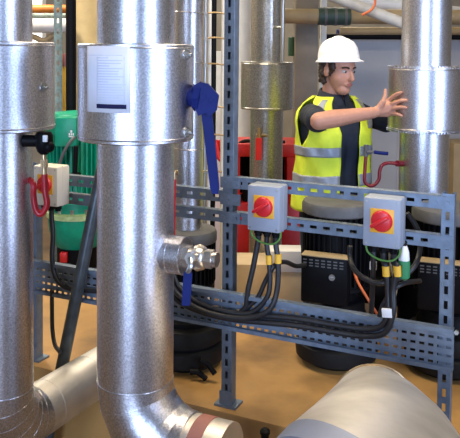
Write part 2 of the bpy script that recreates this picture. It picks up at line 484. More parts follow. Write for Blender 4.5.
# --- pipe in the middle distance
CPp = P(267, 90, 4.3); cx, cy = CPp.x, CPp.y
root = thing('insulated_pipe', 'dull silver pipe with wide jacket in the middle distance left of the man', 'pipe', (cx, cy, FL))
z0, z1 = P(268, 111, cy-.156).z, P(268, 62, cy-.156).z
up = MB(); up.cyl((cx, cy, FL+.02), (cx, cy, 3.2), .098, n=56); up.build('riser', foil_b, root)
jk = jacket(root, cx, cy, z0, z1, .156, .098, foil_b)
t = surf(cx, cy, .156, 262, 88, cy); nv = Vector((math.sin(t), -math.cos(t), 0)); bolt(jk, Vector((cx, cy, P(262, 88, cy-.156).z))+nv*.156, nv, .012)
mb = MB(); mb.lathe([(.09, FL), (.13, FL), (.13, FL+.03), (.09, FL+.03)], (cx, cy, 0), 40); mb.build('base_flange', galv, root)
q = P(259, 136, cy-.12); vb = MB(); vb.cyl(q, q+Vector((0, .06, 0)), .016, n=14); vb.cyl(q-Z*.02+Vector((0, -.01, 0)), q+Z*.05+Vector((0, -.01, 0)), .010, n=10)
vb.cyl(q+Vector((0, 0, 0)), q+Vector((.05, .03, 0)), .008, n=8)
vv = vb.build('drain_cock', brass, root)
hm = MB(); a_, b2 = P(258.5, 138, cy-.15), P(258.5, 160, cy-.15)
hm.box((a_+b2)/2, (.034, .012, a_.z-b2.z)); tag(hm.build('red_lever', redp, vv), 'red lever')
# extra slim pipe clipped to its side
root = thing('conduit_pipe', 'slim bright tube running beside the jacketed middle-distance pipe', 'pipe', (P(282.5, 60, 4.14).x, 4.14, z1))
q = P(282.5, 30, 4.14); MB().cyl((q.x+.0, 4.14, z1+.0), (q.x, 4.14, 3.2), .012, n=12).build('tube', bolt_m, root)
MB().cyl((q.x, 4.14, z1+.2), (q.x-.06, 4.24, z1+.2), .008, n=8).build('clip', bolt_m, root)

# ---------------------------------------------------------------- foreground conical duct
far = P(373, 402, 2.27); near = P(398, 560, 1.42)
ax = (near-far).normalized()
root = thing('insulated_duct', 'wide tapered aluminium clad duct in the bottom right corner', 'duct', (near.x, near.y, FL))
def ring(c, nrm, r, n=64): return MB().circ(c, nrm, r, n, Z)
bm_ = MB()
rs = []
for t in (0, .012, .03, .10, .25, .45, .65, .85, 1.0):
    c = far+(near-far)*t
    r = .118+(.325-.118)*t
    if t == 0: r = .085
    if t == .012: r = .110
    nrm = ax.lerp(Vector((-.80, -.32, -.50)).normalized(), max(0, (t-.3)/.7)*.75).normalized()
    rs.append(ring(c, nrm, r))
bm_.loft(rs)
bm_.build('duct_body', foil_f, root, ang=40)
nrm = ax.lerp(Vector((-.80, -.32, -.50)).normalized(), .75).normalized()
sk = MB(); n2 = Vector((-.22, -.35, -.91)).normalized()
sk.loft([ring(near, nrm, .327), ring(near+nrm*.05, nrm, .325), ring(Vector((near.x, near.y-.02, FL+.3)), -Z, .31), ring(Vector((near.x, near.y-.02, FL)), -Z, .31)])
tag(sk.build('lower_section', mat('bluish_light_cladding', (.36, .38, .45), .5, .5, .06), root, ang=40), 'clad lower section with bluish light tint in its colour')  # bluish light on the cladding, put into its colour
rm = MB()
for k, (tt, rr_, tl) in enumerate(((.03, .126, .0), (.06, .132, .10), (.03, .126, -.10))):
    seam_ring(rm, far+(near-far)*tt, (ax+Vector((tl, 0, tl*.6))).normalized(), rr_, .003)
tag(rm.build('wire_tie', brass, root), 'wire ties')
sd = MB(); q = far+(near-far)*.15; sd.box((q.x, q.y, (q.z-.1+FL)/2), (.08, .06, q.z-.1-FL)); sd.build('support_foot', galv, root)

# ---------------------------------------------------------------- strut rack
SB = -.955; SE = .818
root = thing('support_rack', 'blue-grey slotted steel strut frame holding the switch boxes', 'frame', rack(0, 0))
def channel(s0, s1, z, h=.043, dep=.032, off=.0, pitch=.05, sw=.026, sh=.013, name='rail'):
    m = MB(); L = s1-s0
    M = RM(s0, z, off)
    nx = max(1, round(L/pitch))
    m.slots(0, L, -h/2, h/2, nx, [0], sw, sh, M)
    for q in (-h/2, h/2): m.add([(0, 0, q), (L, 0, q), (L, dep, q), (0, dep, q)], [(0, 1, 2, 3)], M)
    for q in (-1, 1): m.add([(0, dep, q*h/2), (L, dep, q*h/2), (L, dep, q*(h/2-.009)), (0, dep, q*(h/2-.009))], [(0, 1, 2, 3)], M)
    return m.build(name, galv, root, solid=.0025, smooth=False, recalc=False)
def post(s, z0, z1, w=.041, dep=.041, off=.0):
    m = MB(); L = z1-z0
    M = RM(s, z0, off) @ Matrix.Rotation(-PI/2, 4, 'Y')      # local x up
    nx = max(1, round(L/.05))
    m.slots(0, L, -w/2, w/2, nx, [0], .028, .013, M)
    for q in (-w/2, w/2): m.add([(0, 0, q), (L, 0, q), (L, dep, q), (0, dep, q)], [(0, 1, 2, 3)], M)
    for q in (-1, 1): m.add([(0, dep, q*w/2), (L, dep, q*w/2), (L, dep, q*(w/2-.009)), (0, dep, q*(w/2-.009))], [(0, 1, 2, 3)], M)
    m.box((0, 0, 0), (.09, .07, .008), RM(s, z0+.004, off-.02))
    m.box((0, 0, 0), (.052, .006, .06), RM(s, z0+.03, off+.004))
    return m.build('post', galv, root, solid=.0025, smooth=False, recalc=False)
post(0, PT, 3.2); post(SE, PT, .98); post(SB, PT, .95)
channel(.022, SE, .949); channel(.022, SE, .814)
channel(SB, -.022, .893, pitch=.06); channel(SB, -.022, .814, pitch=.06)
# joining plates with bolts
for s, z, bs in ((0, .949, (-.012, .035)), (0, .885, (0,)), (0, .814, (-.012, .035)), (SE-.02, .949, (SE-.04, SE)), (SE-.02, .814, (SE-.04, SE))):
    mp_ = MB(); mp_.box((0, 0, 0), (.085, .004, .043), RM(s+(.012 if s == 0 else 0), z, .0045))
    jp = mp_.build('joining_plate', galv, root, smooth=False)
    for q in bs:
        c = rack(q, z, .006); MB().cyl(c-RN*.004, c+RN*.008, .008, n=6).build('bolt', galv, jp)

# cable tray
S0t, S1t = -1.12, .852
tray = thing('cable_tray', 'perforated blue-grey cable tray running low across the strut frame', 'cable tray', rack(0, .33))
m = MB(); M = RM(S0t, 0, .035); L = S1t-S0t
zt0, zt1 = .400, .541
rows = [zt0+.014+i*.028 for i in range(5)]
m.slots(0, L, zt0, zt1, round(L/.030), rows, .0175, .0095, M)
pb_ = m.build('base_plate', galv_l, tray, solid=.002, smooth=False, recalc=False)
m = MB()
for z in (zt0, zt1):
    m.add([(0, 0, z), (L, 0, z), (L, -.028, z), (0, -.028, z)], [(0, 1, 2, 3)], M)
    m.add([(0, -.028, z), (L, -.028, z), (L, -.028, z+(.014 if z == zt0 else -.014)), (0, -.028, z+(.014 if z == zt0 else -.014))], [(0, 1, 2, 3)], M)
m.build('side_flange', galv, tray, solid=.002, smooth=False, recalc=False)
for s in (-.5, .17, .42, .86):
    c = rack(s, .527, .035); MB().cyl(c-RN*.002, c+RN*.008, .008, n=6).build('bolt', bolt_m, pb_)

# ---------------------------------------------------------------- isolators
def isolator(label, boxm, loc, group):
    r = thing('isolator_switch', label, 'isolator switch', (0, 0, 0), 0, group)
    W, D, Hh = .128, .085, .168
    hb = MB(); hb.box((0, -D/2, Hh/2), (W, D, Hh), bev=.007); hs = hb.build('housing', boxm, r)
    s = MB(); s.box((0, -D*.55, Hh/2), (W+.002, .003, Hh+.002), bev=.001); s.build('lid_seam', boxm, hs)
    p = MB(); p.box((.002, -D-.0015, Hh*.55), (.080, .004, .082), bev=.0015); pl_ = p.build('switch_plate', yellow, r)
    k = MB(); c = Vector((.002, -D-.003, Hh*.55))
    k.lathe([(.036, 0), (.037, .004), (.033, .012), (.028, .014)], c, 36, axis=(0, -1, 0))
    kn = k.build('rotary_knob', redk, r)
    g = MB(); g.box((0, 0, 0), (.070, .018, .013), Matrix.Translation(c+Vector((-.004, -.021, 0))) @ Matrix.Rotation(-.55, 4, 'Y'), bev=.005)
    g.build('grip', redk, kn)
    for x in (-.036, -.002, .034):
        q = MB(); q.cyl((x, -D*.5, -.026), (x, -D*.5, 0), .0125, n=16); q.cyl((x, -D*.5, -.018), (x, -D*.5, -.006), .016, n=6)
        q.build('cable_gland', blackp, r)
    for x in (-W/2+.012, W/2-.012):
        for z in (.012, Hh-.012): MB().cyl((x, -D-.001, z), (x, -D+.004, z), .004, n=10).build('lid_screw', bolt_m, hs)
    r.location = loc; r.rotation_euler = (0, 0, RYAW); ORIG[r.name] = (Vector(loc), RYAW)
    return r
GI = 'isolator switches on the strut frame'
def iso_loc(x, y, off=.006):
    p = PR(x, y, off+.085); s = (p-rack(0, 0)).dot(RU)
    return rack(s, p.z, off)
l1 = iso_loc(263, 232); l2 = iso_loc(381, 248)
iso1 = isolator('grey box with red rotary switch on yellow plate, beside the tall strut post', boxgrey, l1, GI)
iso2 = isolator('grey box with red rotary switch on yellow plate, near the right end of frame', boxgrey, l2, GI)
l3 = iso_loc(45, 206)
iso3 = isolator('cream box with red switch on yellow plate, in the gap between two left pipes', boxcream, l3, GI)

# ---------------------------------------------------------------- cables
def cable(label, pts, r=.0095, m=cablem, name='power_cable', cat='cable', group=None, sm=8, n=10):
    o = MB().tube(pts, r, n, sm).build(name, m)
    return tag(o, label, cat, group)
TO = .058
GC = 'black cables from the isolators'
def gl(iso, x): # gland exit
    o, rz = ORIG[iso.name]
    return o+RU*x+RN*.0425+Z*(-.024)
def g2(iso, x): return gl(iso, x)-Z*.03
cable('black cable dropping from first isolator straight into the tray', [gl(iso1, -.036), g2(iso1, -.038), PR(253, 268, .055), PR(248, 290, .06), PR(246, 306, .055), PR(241, 312, .052)], .0105, group=GC)
c2 = cable('black cable from middle gland of first isolator, yellow sleeved, sweeping left along tray', [gl(iso1, -.002), g2(iso1, -.002), PR(269, 262, .052), PR(270, 283, .055), PR(266, 299, .06), PR(250, 313, .062), PR(225, 311, .062), PR(200, 303, .062), PR(180, 288, .07), PR(172, 270, .07)], .0095, group=GC)
c3 = cable('black cable from right gland of first isolator, yellow sleeved, curving down into tray', [gl(iso1, .034), g2(iso1, .034), PR(278, 262, .054), PR(277, 290, .058), PR(269, 310, .072), PR(248, 318, .075), PR(222, 316, .075), PR(197, 308, .075), PR(176, 292, .085), PR(168, 272, .085)], .0105, group=GC)
def child_tube(parent, pts, r, m, name, label, sm=0):
    ORIG.setdefault(parent.name, (Vector((0, 0, 0)), 0))
    o = MB().tube(pts, r, 12, sm).build(name, m, parent); tag(o, label); return o
child_tube(c2, [PR(268.8, 255, .053), PR(269.3, 264, .052)], .0118, yellowp, 'sleeve', 'yellow sleeve')
child_tube(c3, [PR(278.1, 254, .054), PR(278, 263, .054)], .0128, yellowp, 'sleeve', 'yellow sleeve')
cable('black cable curving left from the first pump box down behind the tray lip', [PR(305, 265, -.30), PR(296, 266, -.2), PR(285, 262, -.05), PR(275, 265, .045), PR(266, 280, .048), PR(258, 297, .05), PR(246, 309, .05)], .009, group=GC)
# long run in the tray to the second isolator
for k, (dy, rr_, lab) in enumerate(((0, .0105, 'upper of two long black cables lying in the tray rising to second isolator'), (7, .0105, 'lower of two long black cables lying in the tray rising to second isolator'))):
    o = TO+.004*k
    lc = cable(lab, [PR(168+4*k, 284+dy, o), PR(178, 294+dy, o), PR(200, 304.5+dy, o), PR(230, 312+dy, o), PR(265, 315.5+dy, o), PR(300, 319+dy, o), PR(335, 325+dy, o), PR(365, 329+dy, o),
           PR(381+4*k, 326+dy*.9, o+.01), PR(388+5*k, 312, o+.014), PR(388+5*k, 290, o), PR(386+11*k, 268, o), g2(iso2, .0 if k == 0 else .034), gl(iso2, -.002 if k == 0 else .034)], rr_, group=GC)
    child_tube(lc, [PR(386+3*k+k*8, 266, o), PR(386.5+3*k+k*8, 276, o)], .0135, yellowp, 'sleeve', 'yellow sleeve')
dc = cable('black cable from left gland of second isolator hanging straight down', [gl(iso2, -.036), g2(iso2, -.036), PR(373, 275, .03), PR(372, 300, .0), PR(371, 320, -.03), PR(372, 340, -.06)], .0095, group=GC)
cable('black cable looping from lower rail under the second isolator', [PR(350, 246, -.05), PR(350, 257, -.05), PR(354, 269, .0), PR(364, 278, .03), PR(380, 283, .045), PR(400, 278, .03), PR(413, 268, 0), PR(419, 255, -.05), PR(420, 238, -.08), PR(415, 224, -.08), PR(407, 213, -.07)], .0095, group=GC)
cable('brown-black cable curving from second pump box to the tray', [PR(420, 281, -.12), PR(405, 283, .0), PR(393, 290, .04), PR(384, 303, .045), PR(379, 317, .045)], .0085, group=GC)
cable('orange cord slanting beside the first pump box', [PR(352, 262, -.15), PR(357, 280, -.12), PR(366, 296, -.1), PR(374, 309, -.1), PR(380, 318, -.12)], .005, orangec, 'orange_cable', 'cord')
o = cable('thin tan cable hanging behind the second isolator', [PR(390, 253, .03), PR(391, 268, .02), PR(396, 285, .015), PR(394, 300, .02), PR(395, 316, .0)], .006, tanp, 'tan_cable', 'cable')
child_tube(dc, [PR(373.3, 262, .035), PR(373, 269, .03)], .0125, white, 'sleeve', 'white sleeve')
# green and white sleeve on a cable
root = thing('cable_seal', 'green and white sleeve hanging under the right side of the second isolator', 'cable seal', PR(404, 282, .02))
a_, b2, c_ = PR(404.5, 246, .02), PR(404, 260, .02), PR(404, 277, .02)
MB().lathe([(.010, a_.z), (.017, a_.z-.02), (.019, b2.z)], (b2.x, b2.y, 0), 20).build('white_sleeve', white, root)
MB().lathe([(.019, b2.z), (.021, b2.z-.01), (.021, c_.z), (.012, c_.z-.008)], (b2.x, b2.y, 0), 20).build('green_sleeve', mat('seal_green', (.03, .22, .08), .5), root)
MB().tube([Vector((b2.x, b2.y, a_.z)), rack((a_-rack(0, 0)).dot(RU), .80, .0)], .006, 8).build('tail', blackm, root)
for iso, lab in ((iso1, 'thin green earth wire looping under the first isolator'), (iso2, 'thin green earth wire looping under the second isolator')):
    o, rz = ORIG[iso.name]; f = o+RN*.062
    cable(lab, [f-RU*.058+Z*.004, f-RU*.05-Z*.026, f-RU*.012-Z*.046, f+RU*.03-Z*.046, f+RU*.056-Z*.024, f+RU*.060+Z*.004], .0035, mat('earth_green', (.10, .26, .05), .5), 'earth_wire', 'wire', n=6)
# white marker tag on the rising cable
q = PR(387, 313, TO+.026)
tag(MB().box((0, 0, 0), (.034, .012, .03), Matrix.Translation(q) @ Matrix.Rotation(RYAW, 4, 'Z') @ Matrix.Rotation(-.1, 4, 'Y'), bev=.002).build('marker_tag', white), 'small white tag on the cables where they leave the tray', 'tag')
# left gap cables
cable('black cable from the cream isolator hanging down past the tray', [gl(iso3, .0), g2(iso3, .0), PR(53, 235, .05), PR(52, 255, .06), PR(54, 272, .06), PR(60, 283, .06), PR(72, 289, .055), PR(95, 291, .055), PR(110, 292, .055)], .0105, group=GC)
cable('black cable hanging below the tray at left and curving across the floor', [PR(52, 290, .06), PR(52, 310, .05), PR(52.5, 330, .06), PR(55, 345, .1), PR(60, 352, .16)], .009, group=GC)
tag(MB().box((0, 0, 0), (.02, .035, .03), Matrix.Translation(PR(33.5, 180, .01))).build('blue_clip', bluep), 'small blue clip beside red tube at left', 'clip')
# slanted conduit
pA, pB = P(99, 185, 2.95), P(61, 372, 2.92)
dd = (pB-pA); pB2 = pA+dd*((pA.z-FL)/(pA.z-pB.z)); pA2 = pA-dd*.35
root = thing('flexible_conduit', 'dark grey slanting conduit between the two left pipes', 'conduit', pB2)
MB().cyl(pA2, pB2, .026, n=24).build('conduit', mat('dark_grey_conduit', (.07, .085, .095), .35, .5, .3, 20, .2, 60), root)

# ---------------------------------------------------------------- black pumps
def pump(loc, label, top=.78, r=.155, base=.185, tb=True, yaw=-.35):
    R = thing('circulator_pump', label, 'pump', (0, 0, 0), 0, 'black circulating pumps on the plinth')
    b = MB(); b.lathe([(base*.72, 0), (base*.8, .012), (base*.98, .03), (base, .06), (base*.98, .09), (base*.86, .105), (base*.86, .112), (base*.97, .12), (base*.99, .15), (base*.9, .18), (base*.7, .19)], n=48)
    b.build('rubber_base', blackm, R)
    b = MB(); b.lathe([(base*.72, .185), (base*.74, .21), (r*.8, .235), (r*.8, .27), (r*.62, .29), (r*.62, .33), (r*.95, .345), (r*.95, .36)], n=40)
    for k in range(4):
        a = PI/2*k+.5; b.cyl((math.cos(a)*r*.82, math.sin(a)*r*.82, .335), (math.cos(a)*r*.82, math.sin(a)*r*.82, .375), .012, n=6)
    b.build('pump_body', blackp, R)
    b = MB(); b.cyl((0, 0, .355), (0, 0, top-.045), r*.9, n=48)
    for k in range(36):
        a = 2*PI*k/36
        b.box((r*.93, 0, (.37+top-.06)/2), (r*.16, .006, top-.06-.37), Matrix.Rotation(a, 4, 'Z'))
    b.build('motor_body', blackp, R)
    b = MB(); b.lathe([(r*1.02, top-.055), (r*1.05, top-.05), (r*1.05, top-.018), (r*1.0, top-.004), (r*.9, top), (r*.3, top+.002)], n=48)
    b.build('motor_cap', capm, R)
    if tb:
        M = Matrix.Rotation(yaw, 4, 'Z')
        c = Vector((-.012, -r-.036, .42))
        b = MB(); b.box(c, (.20, .07, .20), M, bev=.008); t_ = b.build('terminal_box', blackp, R)
        b = MB(); b.box(c+Vector((0, .0, .101)), (.203, .072, .005), M, bev=.002); tag(b.build('box_lid', tanp, t_), 'lid with the lit tan edge in its colour')  # tan colour paints the light along the black box's top edge
        b = MB()
        for k in range(7):
            for z in (.085, .072, .060): b.box(c+Vector((-.082+k*.026, -.036, z)), (.016, .003, .005), M)
        b.build('vent_slots', capm, t_)
        b = MB(); q = c+Vector((.035, -.036, .02)); b.cyl(q, q+Vector((0, -.006, 0)), .013, n=20, M=M); b.box(q+Vector((0, -.007, 0)), (.018, .003, .003), M @ Matrix.Translation(Vector())); b.build('screw', bolt_m, t_)
    R.location = loc; ORIG[R.name] = (Vector(loc), 0)
    return R
p1 = P(337, 300, 3.2); p2 = P(448, 300, 3.12); p3 = P(187, 300, 3.16)
pump((p1.x, p1.y, PT), 'black circulating pump with grey cap standing in front of the man', .725)
pump((p2.x, p2.y, PT), 'black circulating pump at the right edge behind the end strut post', .715)
pu3 = pump((p3.x, p3.y, PT), 'black pump behind the large front pipe with a slim silver pipe on top', .60, .125, .17, False)
ft = MB()
for (x0, y0_, x1, y1_) in ((190, 372, 206, 379), (200, 360, 215, 374)):
    ft.tube([P(x0, y0_, 2.97), P((x0+x1)/2, (y0_+y1_)/2-3, 2.97), P(x1, y1_, 2.95)], .012, 8, 4)
ft.build('foot_clamp', blackp, pu3)
root = thing('dark_filler_pipes', 'added black pipes darkening the gap low behind and between the two capped black pumps', 'pipe', (.66, 3.47, PT))  # pipes added to darken the gap between the pumps
for z in (.30, .48, .63):
    b = MB(); b.cyl((.40, 3.47, z), (.815, 3.47, z), .068, n=32); b.cyl((.56, 3.47, z), (.585, 3.47, z), .08, n=32); b.cyl((.80, 3.47, z), (.82, 3.47, z), .08, n=32); b.build('header', blackp, root)
for x in (.45, .74):
    b = MB(); b.box((x, 3.47, (PT+.64)/2), (.07, .03, .64-PT)); b.build('stand', blackp, root)
# slim pipe on third pump
root = thing('insulated_pipe', 'slim silver foil pipe rising behind the large front pipe', 'pipe', (p3.x, p3.y, .64))
up = MB(); up.cyl((p3.x, p3.y, .66), (p3.x, p3.y, 3.2), .062, n=40)
for y in (12, 62, 150): seam_ring(up, (p3.x, p3.y, P(187, y, 3.1).z), Vector((.06, 0, 1)), .063, .003)
up.build('riser', foil, root)
mb = MB(); mb.lathe([(.05, .642), (.09, .642), (.09, .665), (.05, .665)], (p3.x, p3.y, 0), 32); mb.build('base_flange', galv, root)

# ---------------------------------------------------------------- siphon tubes with cocks
root = thing('siphon_tube', 'dark red U-shaped gauge tube with blue lever on the right pipe', 'gauge tube', P(372, 191, 3.42))
Ys = 3.44
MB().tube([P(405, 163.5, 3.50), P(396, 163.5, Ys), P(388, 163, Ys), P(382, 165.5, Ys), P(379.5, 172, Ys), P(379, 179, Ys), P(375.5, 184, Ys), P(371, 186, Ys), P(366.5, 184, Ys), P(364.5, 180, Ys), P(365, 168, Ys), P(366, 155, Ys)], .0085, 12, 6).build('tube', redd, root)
MB().tube([P(404, 163.5, 3.49), P(397, 163.5, Ys)], .015, 12).build('union', redd, root)
q = P(366, 150, Ys); vb = MB(); vb.cyl(q-Z*.03, q+Z*.025, .012, n=12); vb.cyl(q-Z*.008+Vector((0, -.016, 0)), q-Z*.008+Vector((.03, -.01, 0)), .007, n=8); vc = vb.build('cock', capm, root)
MB().tube([P(374, 152, Ys-.01), P(381, 153, Ys-.01), P(388, 153.5, Ys-.01)], .009, 10).build('blue_lever', bluep, vc)
root = thing('siphon_tube', 'bright red looped gauge tube with black cock beside the left pipe', 'gauge tube', P(41, 215, 2.42))
Ys = 2.40
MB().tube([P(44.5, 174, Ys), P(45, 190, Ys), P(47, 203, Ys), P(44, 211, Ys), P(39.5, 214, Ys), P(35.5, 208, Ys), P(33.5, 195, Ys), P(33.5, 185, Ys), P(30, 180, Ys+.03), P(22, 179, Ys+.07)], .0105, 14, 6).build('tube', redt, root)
vb = MB(); vb.cyl(P(44.3, 176, Ys), P(44, 152, Ys), .0085, n=12); vb.cyl(P(44.3, 167, Ys), P(44.2, 160, Ys), .013, n=6); vb.build('fitting', brass, root)
vb = MB(); q = P(44, 141, Ys); vb.lathe([(.012, -.045), (.022, -.035), (.03, -.01), (.03, .02), (.024, .03)], q, 24); vb.cyl(q+Vector((-.07, 0, .0)), q, .02, n=18); vb.ball(q+Vector((.018, -.01, -.018)), .02)
vk = vb.build('cock', blackp, root)
MB().box(q+Vector((.012, -.031, .012)), (.016, .006, .022), bev=.001).build('white_tag', white, vk)
root = thing('drain_tube', 'short dark red tube behind the right edge of the large front pipe', 'tube', P(172, 235, 2.5))
MB().tube([P(173, 179, 2.5), P(172.5, 200, 2.5), P(172, 235, 2.5)], .012, 12).build('tube', redt, root)
vb = MB(); vb.cyl(P(173.5, 180, 2.5), P(173.8, 171, 2.5), .01, n=12); vb.cyl(P(168, 176, 2.5), P(178, 172, 2.5), .008, n=10); vb.build('cock', brass, root)

# ---------------------------------------------------------------- green pump at left, further back
g = P(78, 235, 5.2); gx, gy = g.x, g.y
root = thing('green_pump', 'bright green finned motor pump seen between the two left pipes', 'pump', (gx, gy, FL))
def gz(y, Y=5.0): return P(78, y, Y).z
b = MB(); b.lathe([(.20, FL), (.22, FL+.02), (.22, FL+.10), (.15, FL+.14), (.15, gz(252))], (gx, gy, 0), 40); b.build('pump_base', blackp, root)
b = MB(); b.lathe([(.12, gz(256)), (.17, gz(250)), (.205, gz(236)), (.215, gz(222)), (.215, gz(216)), (.16, gz(215))], (gx, gy, 0), 48); bo = b.build('volute', green, root)
b = MB(); b.lathe([(.20, gz(222)), (.225, gz(221)), (.225, gz(216)), (.15, gz(214))], (gx, gy, 0), 48); b.build('flange', greenl, root)
for k in range(12):
    a = 2*PI*k/12; q = Vector((gx+.19*math.cos(a), gy+.19*math.sin(a), gz(215))); MB().cyl(q, q+Z*.03, .014, n=6).build('flange_bolt', bolt_m, root)
b = MB(); b.cyl((gx, gy, gz(216)), (gx, gy, gz(128)), .19, n=48)
for k in range(40):
    a = 2*PI*k/40; b.box((.205, 0, (gz(200)+gz(132))/2), (.05, .010, gz(132)-gz(200)), Matrix.Translation((gx, gy, 0)) @ Matrix.Rotation(a, 4, 'Z'))
b.lathe([(.19, gz(205)), (.235, gz(204)), (.235, gz(198)), (.19, gz(197))], (gx, gy, 0), 48)
b.build('motor_body', green, root)
b = MB(); b.lathe([(.225, gz(136)), (.23, gz(134)), (.23, gz(124)), (.18, gz(115)), (.05, gz(113))], (gx, gy, 0), 48); b.build('fan_cowl', green, root)
q = P(66, 132, 4.9)
b = MB(); b.box(q+Vector((0, .05, 0)), (.15, .14, .20), bev=.012); tb_ = b.build('terminal_box', green, root)
w = MB(); c = P(72, 134, 4.9)+Vector((0, -.022, 0))
for k in range(3): w.box(c+Vector(((k-1)*.013, 0, 0)), (.008, .004, .016)); 
w.box(c+Vector((0, 0, .02)), (.012, .004, .016)); w.box(c+Vector((0, 0, -.016)), (.036, .004, .006))
w.build('white_mark', white, tb_)
b = MB(); b.tube([P(75, 137, 4.85), P(70, 142, 4.83), P(64, 152, 4.83), P(59, 165, 4.85), P(55, 178, 4.9)], .011, 8, 5); tag(b.build('cable', capm, root), 'thin grey cable')
b = MB(); b.cyl(P(76, 146, 4.86), P(75, 174, 4.88), .016, n=10); b.cyl(P(76, 173, 4.88), P(76, 178, 4.88), .035, n=16); b.build('drain_pipe', blackp, root)
tag(MB().box(P(64, 257, 5.05), (.05, .05, .07), bev=.004).build('red_block', redp), 'tiny red block beside the base of the green pump', 'block')

# ---------------------------------------------------------------- red trolley and pale block behind the rack
ra, rb = P(232, 150, 4.75).x, P(301, 150, 4.75).x
zt = P(260, 144, 4.75).z; zu = P(260, 157, 4.75).z; zl = P(260, 203, 4.75).z
root = thing('red_cabinet', 'red steel cabinet with dark open bay behind the jacketed middle pipe', 'cabinet', ((ra+rb)/2, 4.9, FL))
b = MB(); b.box(((ra+rb)/2, 4.95, (zt+zu)/2), (rb-ra, .4, zt-zu), bev=.008); b.build('top', redp, root)
b = MB(); b.box(((ra+rb)/2, 4.95, (FL+zl)/2), (rb-ra, .4, zl-FL), bev=.006); b.build('body', redp, root)
b = MB(); b.box(((ra+rb)/2, 5.12, (zu+zl)/2), (rb-ra-.01, .04, zu-zl)); b.build('back_panel', blackp, root)
for x in (ra+.04, rb-.05):
    b = MB(); b.box((x, 4.9, (zu+zl)/2), (.08 if x > ra+.1 else .03, .3, zu-zl)); b.build('leg', redp, root)
b = MB()
for x in (ra+.12, ra+.24): b.box((x, 4.88, (zl+zl+.16)/2), (.09, .2, .16), bev=.01)
b.build('stored_unit', blackp, root)
tag(MB().tube([P(236, 146, 4.8), P(245, 141, 4.8), P(262, 142, 4.8), P(285, 142, 4.8)], .012, 8, 4).build('black_hose', blackm), 'black hose lying on top of the red cabinet', 'hose')
ba, bb = P(234, 262, 3.93).x, P(284, 262, 3.93).x
zb_ = .285
root = thing('plinth_block', 'pale tan block on the floor behind the strut frame under the first isolator', 'block', ((ba+bb)/2, 4.1, FL))
MB().box(((ba+bb)/2, 4.03, (zb_+FL)/2), (bb-ba, .24, zb_-FL), bev=.008).build('block', blockm, root)
wa, wb_ = P(264, 255, 3.86).x, P(300, 255, 3.86).x
root = thing('white_carton', 'white and tan carton beside the black pump, right of the tan block', 'carton', ((wa+wb_)/2+.1, 3.85, FL))
zt_, zm_ = P(280, 250, 3.80).z, P(280, 271, 3.80).z
MB().box((wb_-.07, 3.84, (zm_+FL)/2), (.2, .12, zm_-FL), bev=.004).build('body', blockm, root)
MB().box((wb_-.07, 3.84, (zt_+zm_)/2), (.21, .13, zt_-zm_), bev=.004).build('lid', white, root)

# ---------------------------------------------------------------- background services
def rod(name, label, cat, x0, y0, x1, y1, Y, r, m, group=None, Y1=None):
    return tag(MB().cyl(P(x0, y0, Y), P(x1, y1, Y if Y1 is None else Y1), r, n=24).build(name, m), label, cat, group)
def vert(name, label, cat, x, Y, r, m, zb=FL, zt=3.2, group=None):
    X = P(x, 80, Y).x
    return tag(MB().cyl((X, Y, zb), (X, Y, zt), r, n=24).build(name, m), label, cat, group)
def vert_box(name, label, cat, x0, x1, Y, m, zb=FL, zt=3.2):
    a, b = P(x0, 60, Y).x, P(x1, 60, Y).x
    return tag(MB().box(((a+b)/2, Y, (zb+zt)/2), (b-a, (b-a)*.9, zt-zb), bev=.004).build(name, m), label, cat)
# left background
tl = rod('orange_pipe', 'orange horizontal pipe at top left behind the green-grey post', 'pipe', -209, 8, 72, 9, 5.9, .034, orange)
rod('white_pipe', 'thick white lagged horizontal pipe at top left below the orange one', 'pipe', -196, 25.5, 68, 25.5, 6.1, .062, whitep)
rod('grey_pipe', 'thin dark pipe at top left between orange and white pipes', 'pipe', -190, 16, 66, 15.5, 6.2, .026, galv_d)
q = MB(); q.tube([P(20, 35, 6.1), P(34, 37, 6.1), P(44, 41, 6.1), P(52, 36, 6.1), P(60, 35, 6.1)], .024, 10, 5); tag(q.build('cable_bundle', tanp), 'brown cable bundle sagging above the left pipe jacket', 'cable bundle')
# slotted green-grey post
X0 = P(58, 60, 5.6).x
root = thing('strut_post', 'tall green-grey slotted post seen between the two left pipes', 'post', (X0, 5.6, FL))
m = MB(); M = Matrix.Translation((X0, 5.6, FL)) @ Matrix.Rotation(.2, 4, 'Z') @ Matrix.Rotation(-PI/2, 4, 'Y')
m.slots(0, 3.45, -.031, .031, 42, [0], .036, .016, M)
for q in (-.031, .031): m.add([(0, 0, q), (3.45, 0, q), (3.45, .04, q), (0, .04, q)], [(0, 1, 2, 3)], M)
m.build('channel', galv_d, root, solid=.003, smooth=False, recalc=False)
vert_box('yellow_post', 'narrow yellow upright between green-grey post and black pipe', 'post', 60.5, 66, 5.7, yellowp, FL, P(60, 66, 5.7).z)
vert('black_pipe', 'black vertical pipe between the two left silver pipes', 'pipe', 71, 5.5, .039, blackp)
tag(MB().box(P(63, 60, 5.7), (.06, .05, .10), bev=.004).build('junction_box', mat('faded_red_box', (.6, .2, .17), .5)), 'small pink-red box above the yellow upright', 'box')
